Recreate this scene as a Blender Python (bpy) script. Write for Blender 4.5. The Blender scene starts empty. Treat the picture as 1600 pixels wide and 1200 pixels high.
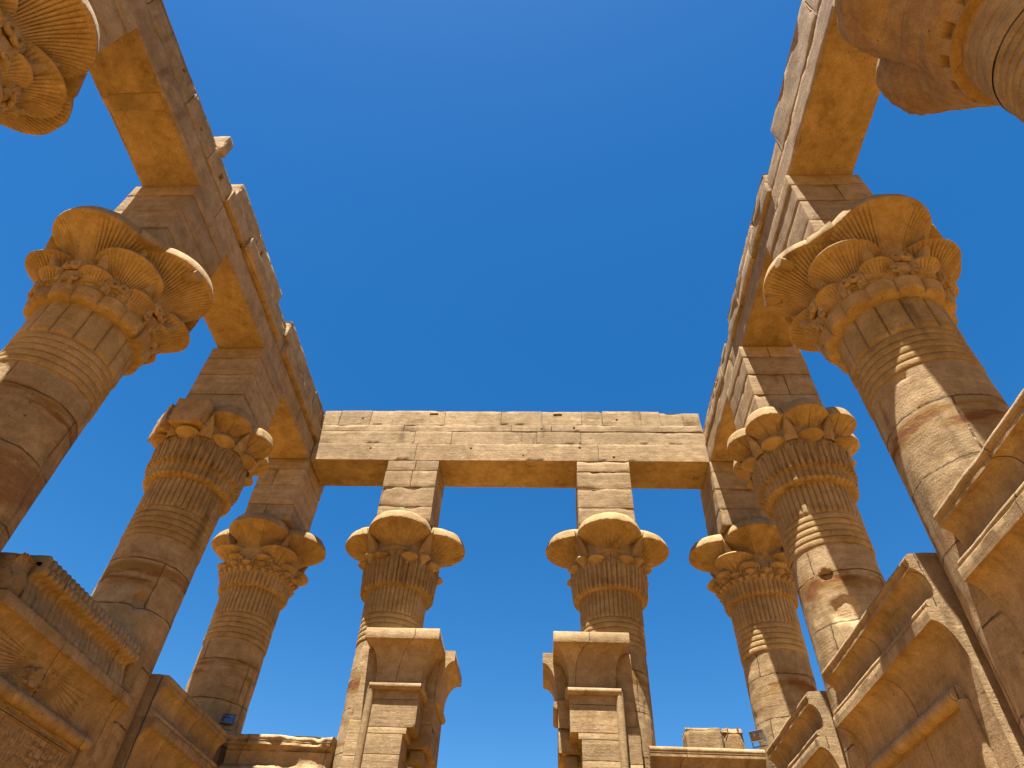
import bpy, math, random
import numpy as np
from mathutils import Matrix
S = bpy.context.scene
COL = S.collection
R = math.radians

# ------------------------------------------------------------------ camera
cam_d = bpy.data.cameras.new('camera'); cam = bpy.data.objects.new('camera', cam_d); COL.objects.link(cam)
cam_d.sensor_width = 36.0; cam_d.sensor_fit = 'HORIZONTAL'; cam_d.lens = 1024.367 / 1600 * 36
cam_d.clip_start = 0.05; cam_d.clip_end = 3000
def cam_rows(yaw, pitch, roll):
    cy, sy, cp, sp = math.cos(yaw), math.sin(yaw), math.cos(pitch), math.sin(pitch)
    f = np.array([-sy*cp, cy*cp, sp]); r = np.array([cy, sy, 0]); u = np.cross(r, f)
    cr, sr = math.cos(roll), math.sin(roll)
    return cr*r + sr*u, -sr*r + cr*u, f
_r, _u, _f = cam_rows(0.0790, 0.7968, 0.0567)
cam.matrix_world = Matrix(((_r[0], _u[0], -_f[0], 1.2487), (_r[1], _u[1], -_f[1], 0.0), (_r[2], _u[2], -_f[2], 1.6), (0, 0, 0, 1)))
S.camera = cam

# ------------------------------------------------------------------ sky, sun, exposure
SUN = np.array([-0.088, -0.285, 1.0]); SUN /= np.linalg.norm(SUN)
EL = math.asin(SUN[2]); AZ = math.atan2(SUN[0], SUN[1])
W = bpy.data.worlds.new('World'); S.world = W; W.use_nodes = True
nt = W.node_tree; nt.nodes.clear()
sky = nt.nodes.new('ShaderNodeTexSky'); sky.sky_type = 'NISHITA'; sky.sun_disc = False
sky.sun_elevation = EL; sky.sun_rotation = AZ
sky.altitude = 100; sky.air_density = 1.0; sky.dust_density = 0.28; sky.ozone_density = 3.0
hs = nt.nodes.new('ShaderNodeHueSaturation'); hs.inputs['Saturation'].default_value = 1.37; hs.inputs['Value'].default_value = 1.0
bg = nt.nodes.new('ShaderNodeBackground'); bg.inputs['Strength'].default_value = 0.0445
wo = nt.nodes.new('ShaderNodeOutputWorld')
nt.links.new(sky.outputs[0], hs.inputs['Color']); nt.links.new(hs.outputs[0], bg.inputs['Color']); nt.links.new(bg.outputs[0], wo.inputs[0])
sd = bpy.data.lights.new('sun', 'SUN'); sd.energy = 5.0; sd.angle = R(0.5); sd.color = (1.0, 0.985, 0.965)
so = bpy.data.objects.new('sun', sd); COL.objects.link(so)
_z = SUN; _x = np.cross([0, 1, 0], _z); _x /= np.linalg.norm(_x); _y = np.cross(_z, _x)
so.matrix_world = Matrix(((_x[0], _y[0], _z[0], 0), (_x[1], _y[1], _z[1], 0), (_x[2], _y[2], _z[2], 40), (0, 0, 0, 1)))
vs = S.view_settings; vs.view_transform = 'Standard'; vs.look = 'None'; vs.exposure = 1.96; vs.gamma = 1.0
S.cycles.max_bounces = 10; S.cycles.diffuse_bounces = 6

# ------------------------------------------------------------------ noise (numpy value noise)
def _h(i, j, k, s):
    n = (i.astype(np.int64)*374761393 + j.astype(np.int64)*668265263 + k.astype(np.int64)*1274126177 + s*974711) & 0xffffffff
    n = ((n ^ (n >> 13)) * 1274126177) & 0xffffffff
    n = ((n ^ (n >> 16)) * 2246822519) & 0xffffffff
    return ((n ^ (n >> 15)) & 0xffff) / 65535.0
def vn(P, sc=1.0, seed=0):
    Q = np.asarray(P, float) * sc
    f0 = np.floor(Q); t = Q - f0; t = t*t*(3 - 2*t); i, j, k = f0[:, 0], f0[:, 1], f0[:, 2]
    o = 0
    for a in (0, 1):
        wa = t[:, 0] if a else 1 - t[:, 0]
        for b in (0, 1):
            wb = t[:, 1] if b else 1 - t[:, 1]
            for c in (0, 1):
                wc = t[:, 2] if c else 1 - t[:, 2]
                o = o + wa*wb*wc*_h(i + a, j + b, k + c, seed)
    return o
def fbm(P, sc=1.0, seed=0, n=3):
    o, a, t = 0, 1.0, 0
    for q in range(n):
        o = o + a*vn(P, sc*2.03**q, seed + q*17); t += a; a *= .5
    return o/t                                   # 0..1
sst = lambda a, b, x: (lambda t: t*t*(3 - 2*t))(np.clip((x - a)/(b - a), 0, 1))

# ------------------------------------------------------------------ mesh helpers
class MB:
    """collects quads (numpy) and links them as ONE mesh object"""
    def __init__(s): s.V = []; s.F = []; s.T = []; s.n = 0
    def add(s, V, F, tone=1.0):
        V = np.asarray(V, float).reshape(-1, 3); F = np.asarray(F, int).reshape(-1, 4)
        s.V.append(V); s.F.append(F + s.n)
        s.T.append(np.broadcast_to(np.asarray(tone, float), (len(V),)).copy()); s.n += len(V)
    def grid(s, P, wrap=False, tone=1.0, flip=False):
        """P (a, b, 3); wrap joins the last column to the first"""
        a, b = P.shape[:2]; I = np.arange(a*b).reshape(a, b)
        J = np.concatenate([I, I[:, :1]], 1) if wrap else I
        F = np.stack([J[:-1, :-1], J[:-1, 1:], J[1:, 1:], J[1:, :-1]], -1).reshape(-1, 4)
        s.add(P.reshape(-1, 3), F[:, ::-1] if flip else F, tone if np.isscalar(tone) else np.asarray(tone).reshape(-1))
    def build(s, name, m, parent=None, loc=None, sharp=38):
        V = np.concatenate(s.V); F = np.concatenate(s.F); T = np.concatenate(s.T)
        me = bpy.data.meshes.new(name)
        me.vertices.add(len(V)); me.vertices.foreach_set('co', V.astype(np.float32).ravel())
        me.loops.add(4*len(F)); me.loops.foreach_set('vertex_index', F.astype(np.int32).ravel())
        me.polygons.add(len(F)); me.polygons.foreach_set('loop_start', np.arange(0, 4*len(F), 4, dtype=np.int32))
        try: me.polygons.foreach_set('loop_total', np.full(len(F), 4, np.int32))
        except Exception: pass
        me.polygons.foreach_set('use_smooth', np.ones(len(F), bool))
        me.update(calc_edges=True); me.validate()
        at = me.attributes.new('tone', 'FLOAT', 'POINT'); at.data.foreach_set('value', T.astype(np.float32)[:len(me.vertices)])
        try: me.set_sharp_from_angle(angle=R(sharp))
        except Exception: pass
        me.materials.append(m)
        o = bpy.data.objects.new(name, me); COL.objects.link(o)
        if parent is not None: o.parent = parent
        if loc is not None: o.location = loc
        return o
def thing(name, label, cat, loc=(0, 0, 0), group=None):
    o = bpy.data.objects.new(name, None); COL.objects.link(o); o.empty_display_size = .3
    o.location = loc; o['label'] = label; o['category'] = cat
    o['kind'] = 'thing'
    if group: o['group'] = group
    return o
def tag(o, label, cat, group=None):
    o['label'] = label; o['category'] = cat; o['kind'] = 'thing'
    if group: o['group'] = group
    return o
def copyo(o, parent, rotz=0.0, loc=None):
    c = o.copy(); COL.objects.link(c); c.parent = parent; c.rotation_euler = (0, 0, rotz)
    if loc is not None: c.location = loc
    return c

rng = random.Random(7)
def lines(a0, a1, res, bev, extra=()):
    L = a1 - a0; n = max(1, int(round((L - 2*bev)/res)))
    l = [a0, a0 + bev*.35] + list(np.linspace(a0 + bev, a1 - bev, n + 1)) + [a1 - bev*.35, a1] + [e for e in extra if a0 + .01 < e < a1 - .01]
    l = sorted(l); o = [l[0]]
    for v in l[1:]:
        if v - o[-1] > .0025: o.append(v)
    return np.array(o)
def block(mb, x0, x1, y0, y1, z0, z1, res=.11, bev=.03, chip=.05, rough=.007, seed=0, holes=(), tone=None, off=(0, 0, 0), gap=.003, worn=None, chop=.62):
    """one dressed stone with softened, chipped arrises; holes = (axis, side, c1, c2, w1, w2, depth); off = noise offset"""
    lo = np.array([x0, y0, z0]) + gap; hi = np.array([x1, y1, z1]) - gap
    bev = min(bev, .25*float((hi - lo).min()))
    tone = rng.uniform(.84, 1.08) if tone is None else tone
    jit = rng.uniform(-.006, .006)
    for ax in range(3):
        o1, o2 = [a for a in range(3) if a != ax]
        for side in (0, 1):
            ex1, ex2 = [], []
            hl = [h for h in holes if h[0] == ax and h[1] == side]
            for h in hl:
                for sg in (-1, 1):
                    ex1 += [h[2] + sg*h[4]/2, h[2] + sg*(h[4]/2 + .006)]; ex2 += [h[3] + sg*h[5]/2, h[3] + sg*(h[5]/2 + .006)]
            a = lines(lo[o1], hi[o1], res, bev, ex1); b = lines(lo[o2], hi[o2], res, bev, ex2)
            A, B = np.meshgrid(a, b, indexing='ij')
            P = np.zeros(A.shape + (3,)); P[..., o1] = A; P[..., o2] = B; P[..., ax] = hi[ax] if side else lo[ax]
            Q = P.reshape(-1, 3).copy(); N = Q + np.array(off)
            D = np.minimum(Q - lo, hi - Q); D = np.maximum(D, 0)
            Ds = np.sort(D, 1); e = Ds[:, 1]
            ch = np.clip(vn(N, 2.3, seed) - chop, 0, 1)/(1 - chop)*chip + np.clip(vn(N, 7.0, seed + 5) - .6, 0, 1)*chip*.7
            bb = bev + ch*1.6
            ins = (.35*bev + ch)*np.clip(1 - e/bb, 0, 1)**2
            cen = (lo + hi)/2
            for q in range(3):
                on = D[:, q] < 1e-6
                sg = np.sign(cen[q] - Q[:, q])
                Q[:, q] += np.where(on, sg*ins, 0)
            rr = (fbm(N, 3.1, seed + 9) - .5)*2*rough + (fbm(N, 11., seed + 3, 2) - .5)*rough
            if worn is not None: rr = rr + worn(N)
            for q in range(3):
                on = D[:, q] < 1e-6; sg = np.sign(cen[q] - Q[:, q])
                Q[:, q] += np.where(on, sg*(rr + rough*.5 + (jit if q == ax and False else 0)), 0)
            for h in hl:
                inh = (np.abs(P.reshape(-1, 3)[:, o1] - h[2]) <= h[4]/2 + 1e-6) & (np.abs(P.reshape(-1, 3)[:, o2] - h[3]) <= h[5]/2 + 1e-6)
                Q[:, ax] += np.where(inh, (-h[6] if side else h[6]), 0)
            mb.grid(Q.reshape(P.shape), tone=tone, flip=(side == (1 if ax == 1 else 0)))
def tube(mb, pts, rad, nseg=10, tone=1.0, cap=True):
    pts = np.asarray(pts, float); n = len(pts); rad = np.broadcast_to(np.asarray(rad, float), (n,))
    T = np.gradient(pts, axis=0); T /= np.linalg.norm(T, axis=1)[:, None]
    ref = np.array([0, 0, 1.0]) if abs(T[0] @ [0, 0, 1]) < .9 else np.array([1.0, 0, 0])
    rows = []; u = np.cross(T[0], ref); u /= np.linalg.norm(u)
    for i in range(n):
        u = u - T[i]*(u @ T[i]); u /= np.linalg.norm(u); v = np.cross(T[i], u)
        a = np.linspace(0, 2*np.pi, nseg, endpoint=False)
        ring = pts[i] + rad[i]*(np.cos(a)[:, None]*u + np.sin(a)[:, None]*v)
        if cap and i == 0: rows.append(pts[0] + (ring - pts[0])*.02)
        rows.append(ring)
        if cap and i == n - 1: rows.append(pts[-1] + (ring - pts[-1])*.02)
    mb.grid(np.array(rows), wrap=True, tone=tone)

# ------------------------------------------------------------------ materials
def stone(name, base=(.365, .252, .130), dark=(.262, .176, .082), stain=(.19, .085, .025), stain_amt=.5, strata=1.0, joints=None, tint_var=.12, bump=1.0, pits=1.0, ochre=None, band=()):
    m = bpy.data.materials.new(name); m.use_nodes = True; t = m.node_tree; t.nodes.clear()
    N = lambda k: t.nodes.new(k); L = t.links.new
    out = N('ShaderNodeOutputMaterial'); bs = N('ShaderNodeBsdfPrincipled'); L(bs.outputs[0], out.inputs[0])
    bs.inputs['Roughness'].default_value = .92
    bs.inputs['Specular IOR Level'].default_value = .15
    geo = N('ShaderNodeNewGeometry'); oi = N('ShaderNodeObjectInfo'); tc = N('ShaderNodeTexCoord')
    rv = N('ShaderNodeVectorMath'); rv.operation = 'SCALE'; rv.inputs[0].default_value = (37, 53, 71); L(oi.outputs['Random'], rv.inputs['Scale'])
    pos = N('ShaderNodeVectorMath'); pos.operation = 'ADD'; L(geo.outputs['Position'], pos.inputs[0]); L(rv.outputs[0], pos.inputs[1])
    def noise(sc, vec=None, det=6, ro=.6, stretch=None, dist=0.0):
        n = N('ShaderNodeTexNoise'); n.inputs['Scale'].default_value = sc; n.inputs['Detail'].default_value = det; n.inputs['Roughness'].default_value = ro
        n.inputs['Distortion'].default_value = dist
        v = vec or pos.outputs[0]
        if stretch:
            mp = N('ShaderNodeMapping'); mp.inputs['Scale'].default_value = stretch; L(v, mp.inputs[0]); v = mp.outputs[0]
        L(v, n.inputs['Vector']); return n.outputs['Fac']
    def ramp(f, a, b, lo=0., hi=1.):
        r = N('ShaderNodeMapRange'); r.interpolation_type = 'SMOOTHSTEP'
        r.inputs['From Min'].default_value = a; r.inputs['From Max'].default_value = b; r.inputs['To Min'].default_value = lo; r.inputs['To Max'].default_value = hi
        L(f, r.inputs['Value']); return r.outputs[0]
    def mix(f, a, b, mode='MIX'):
        x = N('ShaderNodeMix'); x.data_type = 'RGBA'; x.blend_type = mode
        for s_, v in ((x.inputs[0], f), (x.inputs[6], a), (x.inputs[7], b)):
            if hasattr(v, 'is_linked'): L(v, s_)
            elif isinstance(v, tuple): s_.default_value = v + (1,) if len(v) == 3 else v
            else: s_.default_value = v
        return x.outputs[2]
    def math_(op, a, b=None):
        x = N('ShaderNodeMath'); x.operation = op
        for s_, v in ((x.inputs[0], a), (x.inputs[1], b)):
            if v is None: continue
            if hasattr(v, 'is_linked'): L(v, s_)
            else: s_.default_value = v
        return x.outputs[0]
    big = noise(.45, det=4); mid = noise(2.2, det=6); fine = noise(38, det=5, ro=.7)
    stra = noise(1.0, det=7, stretch=(.35, .35, 5.5), ro=.65, dist=.6)
    c = mix(ramp(math_('ADD', math_('MULTIPLY', big, .5), math_('MULTIPLY', mid, .5)), .38, .62), base, dark)
    if strata:
        c = mix(ramp(stra, .47, .66, 0, .65*strata), c, tuple(x*.68 for x in base))
        c = mix(ramp(stra, .46, .30, 0, .5*strata), c, tuple(min(1, x*1.16) for x in base))
    if stain_amt:
        st = noise(.55, det=6, stretch=(.5, .5, 1.7), ro=.62, dist=.4)
        c = mix(ramp(st, .585, .70, 0, stain_amt), c, stain)
        s2 = noise(1.6, det=5, stretch=(.7, .7, 1.0))
        c = mix(ramp(s2, .6, .74, 0, .45), c, (.165, .122, .08))
    if ochre:
        oc = noise(.8, det=5)
        c = mix(ramp(oc, .35, .6, .35, .9), c, ochre)
    run = noise(1.0, det=5, stretch=(2.6, 2.6, .22), ro=.6)
    c = mix(math_('MULTIPLY', ramp(run, .56, .70), ramp(big, .45, .60)), c, mix(1.0, c, (.60, .57, .55), 'MULTIPLY'))
    pale = noise(.9, det=6, ro=.7)
    c = mix(ramp(pale, .60, .72, 0, .5), c, tuple(min(.5, x*1.42) for x in base))
    c = mix(oi.outputs['Random'], mix(1.0, c, (.94, .925, .90), 'MULTIPLY'), mix(1.0, c, (1.07, 1.075, 1.06), 'MULTIPLY'))
    c = mix(ramp(fine, .3, .7, 0, 1), mix(1.0, c, (.90, .89, .88), 'MULTIPLY'), mix(1.0, c, (1.22, 1.21, 1.2), 'MULTIPLY'))
    vo = N('ShaderNodeTexVoronoi'); vo.inputs['Scale'].default_value = 7.5; L(pos.outputs[0], vo.inputs['Vector'])
    pit = math_('MULTIPLY', ramp(vo.outputs['Distance'], .12, .05), ramp(noise(1.3, det=3), .50, .62))
    c = mix(math_('MULTIPLY', pit, .75*pits), c, (.05, .03, .014))
    at = N('ShaderNodeAttribute'); at.attribute_name = 'tone'
    tn = N('ShaderNodeCombineColor'); 
    for k in range(3): L(at.outputs['Fac'], tn.inputs[k])
    c = mix(1.0, c, tn.outputs[0], 'MULTIPLY')
    thin = noise(1.0, det=8, stretch=(.8, .8, 17.), ro=.7, dist=.9)
    c = mix(math_('MULTIPLY', ramp(thin, .56, .70), ramp(mid, .42, .6)), c, mix(1.0, c, (.62, .56, .50), 'MULTIPLY'))
    blot = noise(5.5, det=8, ro=.72)
    c = mix(ramp(blot, .36, .64, 1, 0), c, mix(1.0, c, (.80, .76, .72), 'MULTIPLY'))
    hgt = math_('ADD', math_('MULTIPLY', fine, .30), math_('ADD', math_('MULTIPLY', stra, .35*max(strata, .3)), math_('ADD', math_('MULTIPLY', blot, .8), math_('MULTIPLY', thin, .35))))
    if band:
        bz = N('ShaderNodeSeparateXYZ'); L(tc.outputs['Object'], bz.inputs[0])
        for (z0, hw, col, am) in band:
            zz = math_('ADD', math_('SUBTRACT', bz.outputs[2], z0), math_('ADD', math_('MULTIPLY', math_('SUBTRACT', noise(.9, det=5), .5), 1.1), math_('MULTIPLY', math_('SUBTRACT', oi.outputs['Random'], .5), .7)))
            wnd = math_('MULTIPLY', ramp(math_('ABSOLUTE', zz), hw*1.25, hw*.55), ramp(noise(1.2, det=6, stretch=(.6, .6, 3.5), ro=.65), .40, .56))
            c = mix(math_('MULTIPLY', wnd, am), c, col)
    hgt = math_('SUBTRACT', hgt, math_('MULTIPLY', pit, 1.2*pits))
    if joints:
        kind, bw, rh, ms = joints
        wob = noise(1.7, det=4)
        w2 = math_('ADD', math_('MULTIPLY', math_('SUBTRACT', wob, .5), .10), math_('MULTIPLY', math_('SUBTRACT', noise(11., det=4, ro=.7), .5), .035))
        sp = N('ShaderNodeSeparateXYZ')
        if kind == 'drum':
            L(tc.outputs['Object'], sp.inputs[0])
            an = math_('ARCTAN2', sp.outputs[1], sp.outputs[0]); u = math_('ADD', math_('MULTIPLY', an, .78), math_('MULTIPLY', oi.outputs['Random'], 3.0))
            v = math_('ADD', sp.outputs[2], math_('MULTIPLY', oi.outputs['Random'], .5))
        else:
            L(geo.outputs['Position'], sp.inputs[0])
            u = math_('ADD', math_('ADD', sp.outputs[0], sp.outputs[1]), math_('MULTIPLY', oi.outputs['Random'], 2.0)); v = sp.outputs[2]
        cb = N('ShaderNodeCombineXYZ'); L(math_('ADD', u, w2), cb.inputs[0]); L(math_('ADD', v, w2), cb.inputs[1])
        br = N('ShaderNodeTexBrick'); br.offset = .5; br.squash = 1.0
        br.inputs['Scale'].default_value = 1.0; br.inputs['Brick Width'].default_value = bw; br.inputs['Row Height'].default_value = rh
        br.inputs['Mortar Size'].default_value = ms; br.inputs['Mortar Smooth'].default_value = .25
        br.inputs['Color1'].default_value = (.86, .86, .86, 1); br.inputs['Color2'].default_value = (1.1, 1.1, 1.1, 1); br.inputs['Mortar'].default_value = (1, 1, 1, 1)
        L(cb.outputs[0], br.inputs['Vector'])
        c = mix(1.0, c, br.outputs['Color'], 'MULTIPLY')
        jm = math_('MULTIPLY', br.outputs['Fac'], ramp(noise(2.6, det=3), .30, .52, .25, 1.0))
        c = mix(math_('MULTIPLY', jm, .8), c, (.06, .034, .015))
        hgt = math_('SUBTRACT', hgt, math_('MULTIPLY', jm, 2.6))
    bp = N('ShaderNodeBump'); bp.inputs['Strength'].default_value = .75*bump; bp.inputs['Distance'].default_value = .035
    L(hgt, bp.inputs['Height']); L(bp.outputs[0], bs.inputs['Normal'])
    L(c, bs.inputs['Base Color'])
    return m
def plain(name, col, rough=.5, metal=0.0):
    m = bpy.data.materials.new(name); m.use_nodes = True; t = m.node_tree
    b = t.nodes['Principled BSDF']; b.inputs['Roughness'].default_value = rough; b.inputs['Metallic'].default_value = metal
    n = t.nodes.new('ShaderNodeTexNoise'); n.inputs['Scale'].default_value = 14; r = t.nodes.new('ShaderNodeMix'); r.data_type = 'RGBA'
    r.inputs[6].default_value = col + (1,); r.inputs[7].default_value = tuple(x*.75 for x in col) + (1,)
    t.links.new(n.outputs['Fac'], r.inputs[0]); t.links.new(r.outputs[2], b.inputs['Base Color'])
    return m
M_ARCH = stone('sandstone_architrave', stain_amt=.25)
M_PIER = stone('sandstone_pier', stain_amt=.2)
M_SHAFT = stone('sandstone_shaft', stain_amt=.7, band=((7.95, .26, (.20, .105, .022), .9), (7.92, .09, (.15, .050, .014), .8), (6.5, .10, (.19, .075, .025), .6)), joints=('drum', 2.45, .93, .015), strata=.8)
M_CAP = stone('sandstone_capital', base=(.35, .236, .108), dark=(.26, .168, .066), stain_amt=.25, strata=.35, pits=.5)
M_WALL = stone('sandstone_wall', stain_amt=.25, joints=('wall', 2.3, .78, .009), strata=.6)
M_TRIM = stone('sandstone_trim', stain_amt=.2, joints=('wall', 1.9, 40.0, .009), strata=.5)
M_ROUGH = stone('sandstone_unfinished', base=(.34, .222, .105), dark=(.27, .168, .072), stain=(.19, .10, .035), stain_amt=.3, strata=.2, bump=1.5, pits=.6)
M_GROUND = stone('sandstone_paving', base=(.27, .148, .032), dark=(.225, .12, .026), stain_amt=0, strata=0, pits=.3)

# ------------------------------------------------------------------ ground
g = MB(); xs = np.array([-900, -200, -60, -25, -12, -6, 0, 6, 12, 25, 60, 200, 900.]); GX, GY = np.meshgrid(xs, xs + 8, indexing='ij')
g.grid(np.stack([GX, GY, GX*0], -1), flip=True)
go = g.build('ground', M_GROUND); go['kind'] = 'structure'

# ------------------------------------------------------------------ column pieces (all in column-local coordinates, axis = z)
RS = .78
def lathe_field(fn, z, nth, noise_amp=.004, seed=0, tone=1.0):
    """r(theta, z) height field -> grid points"""
    th = np.linspace(0, 2*np.pi, nth, endpoint=False); Z, T = np.meshgrid(z, th, indexing='ij')
    r = fn(T, Z); P = np.stack([r*np.cos(T), r*np.sin(T), Z], -1)
    if noise_amp:
        Q = P.reshape(-1, 3) + seed*3.7
        d = (fbm(Q, 4.0, seed) - .5)*2*noise_amp + (fbm(Q, 15., seed + 4, 2) - .5)*noise_amp
        r = r + d.reshape(r.shape); P = np.stack([r*np.cos(T), r*np.sin(T), Z], -1)
    return P
def shaft_mesh(seed, scars):
    z = np.concatenate([[0.], np.arange(.05, 6.5, .12), np.arange(6.5, 8.61, .05)])
    def fn(T, Z):
        r = RS + .004*(9 - Z)*.6 + 0*T
        P = np.stack([np.cos(T), np.sin(T), Z], -1).reshape(-1, 3) + seed*5.3
        r = r - (np.clip(vn(P, 1.7, seed) - .66, 0, 1)*.09 + np.clip(vn(P, 5.0, seed + 2) - .74, 0, 1)*.07).reshape(T.shape)
        for (a, zc, da, dz, dep) in scars:
            w = 1 - sst(.55, 1.0, np.sqrt(((np.angle(np.exp(1j*(T - a))))/da)**2 + ((Z - zc)/dz)**2) + (fbm(P*2.2, 1.5, seed + 8) - .5).reshape(T.shape)*.9)
            r = r - dep*w
        return r
    P = lathe_field(fn, z, 180, .005, seed); Z, T = np.meshgrid(z, np.linspace(0, 2*np.pi, 180, endpoint=False), indexing='ij'); tone = np.ones_like(Z)
    for (a, zc, da, dz, dep) in scars:
        if dep < .06:
            Pn = np.stack([np.cos(T), np.sin(T), Z], -1).reshape(-1, 3) + seed*5.3
            tone = tone + .42*(1 - sst(.6, .95, np.sqrt((np.angle(np.exp(1j*(T - a)))/da)**2 + ((Z - zc)/dz)**2) + (fbm(Pn*2.2, 1.5, seed + 8) - .5).reshape(T.shape)*.9))
    mb = MB(); mb.grid(P, wrap=True, tone=tone); return mb
def neck_mesh(seed, n, wide):
    mb = MB()
    zr = np.linspace(8.6, 9.32, 130)
    def rings(T, Z):
        ph = (Z - 8.62)/.135; f = 1 - np.exp(-((ph - np.round(ph))/.085)**2)
        k = (Z > 8.62) & (Z < 9.295)
        return RS + np.where(k, -.012 + .030*f + .003*np.cos(2*np.pi*(ph - .5)), .0) + 0*T
    mb.grid(lathe_field(rings, zr, 160, .006, seed), wrap=True)
    if n == 0: n = 1; flat = True
    else: flat = False
    zf = np.linspace(9.28, 10.06, 40 if wide else 30)
    def fl(T, Z):
        c = np.abs(np.sin(n*T/2))
        g = (c**.32 if wide else c**.42)
        dep = .06 if wide else .042
        end = sst(9.30, 9.36, Z)
        if flat: return RS + .02 + .016*np.abs(np.sin(np.pi*(Z - 9.3)/.19))**.5 + 0*T
        return RS - dep*.35 + dep*g*end + .01*(Z - 9.3)
    mb.grid(lathe_field(fl, zf, 160 if flat else n*(18 if wide else 10), .004, seed + 1), wrap=True)
    return mb
CZ = [10.0, 10.012, 10.07, 10.25, 10.5, 11.0, 11.5, 11.84]
def core_mesh(kind, seed):
    mb = MB(); nth = 480; z = np.concatenate([np.linspace(10.0, 11.0, 84), np.linspace(11.02, 11.84, 34)])
    def core(Z):
        cr = {'large': [.78, .87, .92, .95, .98, .98, .94, .92], 'gate': [.78, .875, .915, .925, .95, .98, .93, .9],
              'floral': [.78, .865, .905, .915, .95, .98, .93, .9], 'eight': [.78, .875, .91, .92, .94, .99, 1.05, 1.05]}[kind]
        return np.interp(Z, CZ, cr)
    def fingers(T, Z, n, zb, ztop, rnd, h, ph=0, wid=.43, pw=2.0):
        q = T*n/(2*np.pi) + ph; f = q - np.floor(q) - .5
        hw = wid*np.sqrt(np.clip(1 - np.clip((Z - (ztop - rnd))/rnd, 0, 1)**pw, 0, 1))
        ins = sst(0, .10, hw - np.abs(f))*(Z < ztop)*(Z > zb)
        return h*ins*(1 - .55*np.exp(-(f/.07)**2))*(1 - .3*(f/.5)**2)
    def fn(T, Z):
        r = core(Z)
        if kind == 'gate':
            r = r + np.maximum(fingers(T, Z, 24, 10.02, 10.76, .16, .075), fingers(T, Z, 24, 10.3, 10.9, .14, .035, .5))
            r = r - .018*np.exp(-((T*24/(2*np.pi) % 1 - .5)/.07)**2)*(Z < 10.7)
            a = np.angle(np.exp(4j*T))/4                             # angle from the nearest big lobe
            za = 11.04 - .26*(a/.62)**2
            r = r + .06*sst(.075, .045, np.abs(Z - za))*(np.abs(a) < .62) - .03*np.exp(-(a/.012)**2)*(Z > 10.8)*(Z < 11.02)
        elif kind == 'eight':
            r = r + np.maximum(fingers(T, Z, 24, 10.35, 10.95, .30, .085, wid=.40, pw=1.5), fingers(T, Z, 24, 10.35, 11.02, .26, .035, .5, .40, 1.5))
            r = r + (.036*np.abs(np.sin(24*T))**.5 - .018)*(Z < 10.5)
            r = r + .03*sst(.03, .015, np.abs(Z - 10.08))
        elif kind == 'floral':
            r = r + (.045*np.abs(np.sin(24*T))**.5 - .02)*sst(10.40, 10.32, Z)
            r = r + .016*np.abs(np.sin(16*T))**.6*(Z > 10.40)*(Z < 10.8) + .02*sst(.05, .02, np.abs(Z - 10.38))
        else:
            r = r + (.10*np.abs(np.sin(7*T))**.45 - .03)*sst(10.36, 10.27, Z)*sst(10.0, 10.06, Z)
            r = r + .06*np.abs(np.sin(7*T + .3))**.5*(Z > 10.40)*(Z < 10.62) - .03*(Z > 10.62)
        return r
    P = lathe_field(fn, z, nth, .007, seed); mb.grid(P, wrap=True)
    top = P[-1:]; mb.grid(np.concatenate([top, top*np.array([.01, .01, 1.0])], 0), wrap=True)
    return mb
def umbel_mesh(z0, zl, zt, d0, d1, r0, r1, nr=0, amp=.02, pw=2.2, nth=96, nrow=22, plain_half=0.0, seed=0, rim=.012, chip=.02, squash=1.0, petal=0):
    """an open papyrus umbel: a trumpet that leans out from the bell, ribbed underneath, with a thick rounded rim"""
    mb = MB(); th = np.linspace(0, 2*np.pi, nth, endpoint=False); rows = []
    t = np.linspace(0, 1, nrow)
    rr = r0 + (r1 - r0)*t**pw; dd = d0 + (d1 - d0)*t**1.25; zz = z0 + (zl - z0)*(t**.9)
    h = zt - zl
    prof = [(rr[i], dd[i], zz[i], t[i]) for i in range(nrow)] + [(r1 + rim, d1, zl + .015, 2), (r1 + rim, d1, zl + .14*h, 2), (r1*.992, d1, zl + .28*h, 2), (r1*.972, d1, zl + .44*h, 2),
            (r1*.94, d1, zl + .62*h, 2), (r1*.885, d1, zl + .8*h, 2), (r1*.80, d1, zl + .93*h, 2), (r1*.7, d1, zl + .985*h, 2), (r1*.5, d1, zt, 2), (r1*.01, d1, zt, 2)]
    for (q, d, zc, tt) in prof:
        q = q + 0*th
        if tt <= 1 and nr:
            w = sst(.12, .5, np.array(tt))*(1 - .5*sst(.96, 1.0, np.array(tt)))
            mk = sst(plain_half - .06, plain_half + .04, np.abs(np.angle(np.exp(1j*th)))) if plain_half else 1.0
            q = q + amp*w*mk*(np.abs(np.sin(nr*th/2))**.5 - 1)
        if tt <= 1 and petal:
            q = q - .034*np.exp(-((np.angle(np.exp(1j*petal*th))/petal)/.026)**2)*(tt > .3)
        rows.append(np.stack([d + q*np.cos(th)*squash, q*np.sin(th), zc + 0*th], -1))
    P = np.array(rows); Q = P.reshape(-1, 3)
    k = np.clip(vn(Q, 3.2, seed) - .62, 0, 1)/.38
    edge = np.array([1.0 if (p[3] == 2 or p[3] > .9) else .15 for p in prof]).repeat(nth)
    cen = np.array([p[1] for p in prof]).repeat(nth)
    f = 1 - (k*chip*2*edge + (fbm(Q, 5., seed + 3) - .5)*.018)
    Q = np.stack([cen + (Q[:, 0] - cen)*f, Q[:, 1]*f, Q[:, 2] - k*edge*chip*.6], -1)
    mb.grid(Q.reshape(P.shape), wrap=True); return mb
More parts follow.
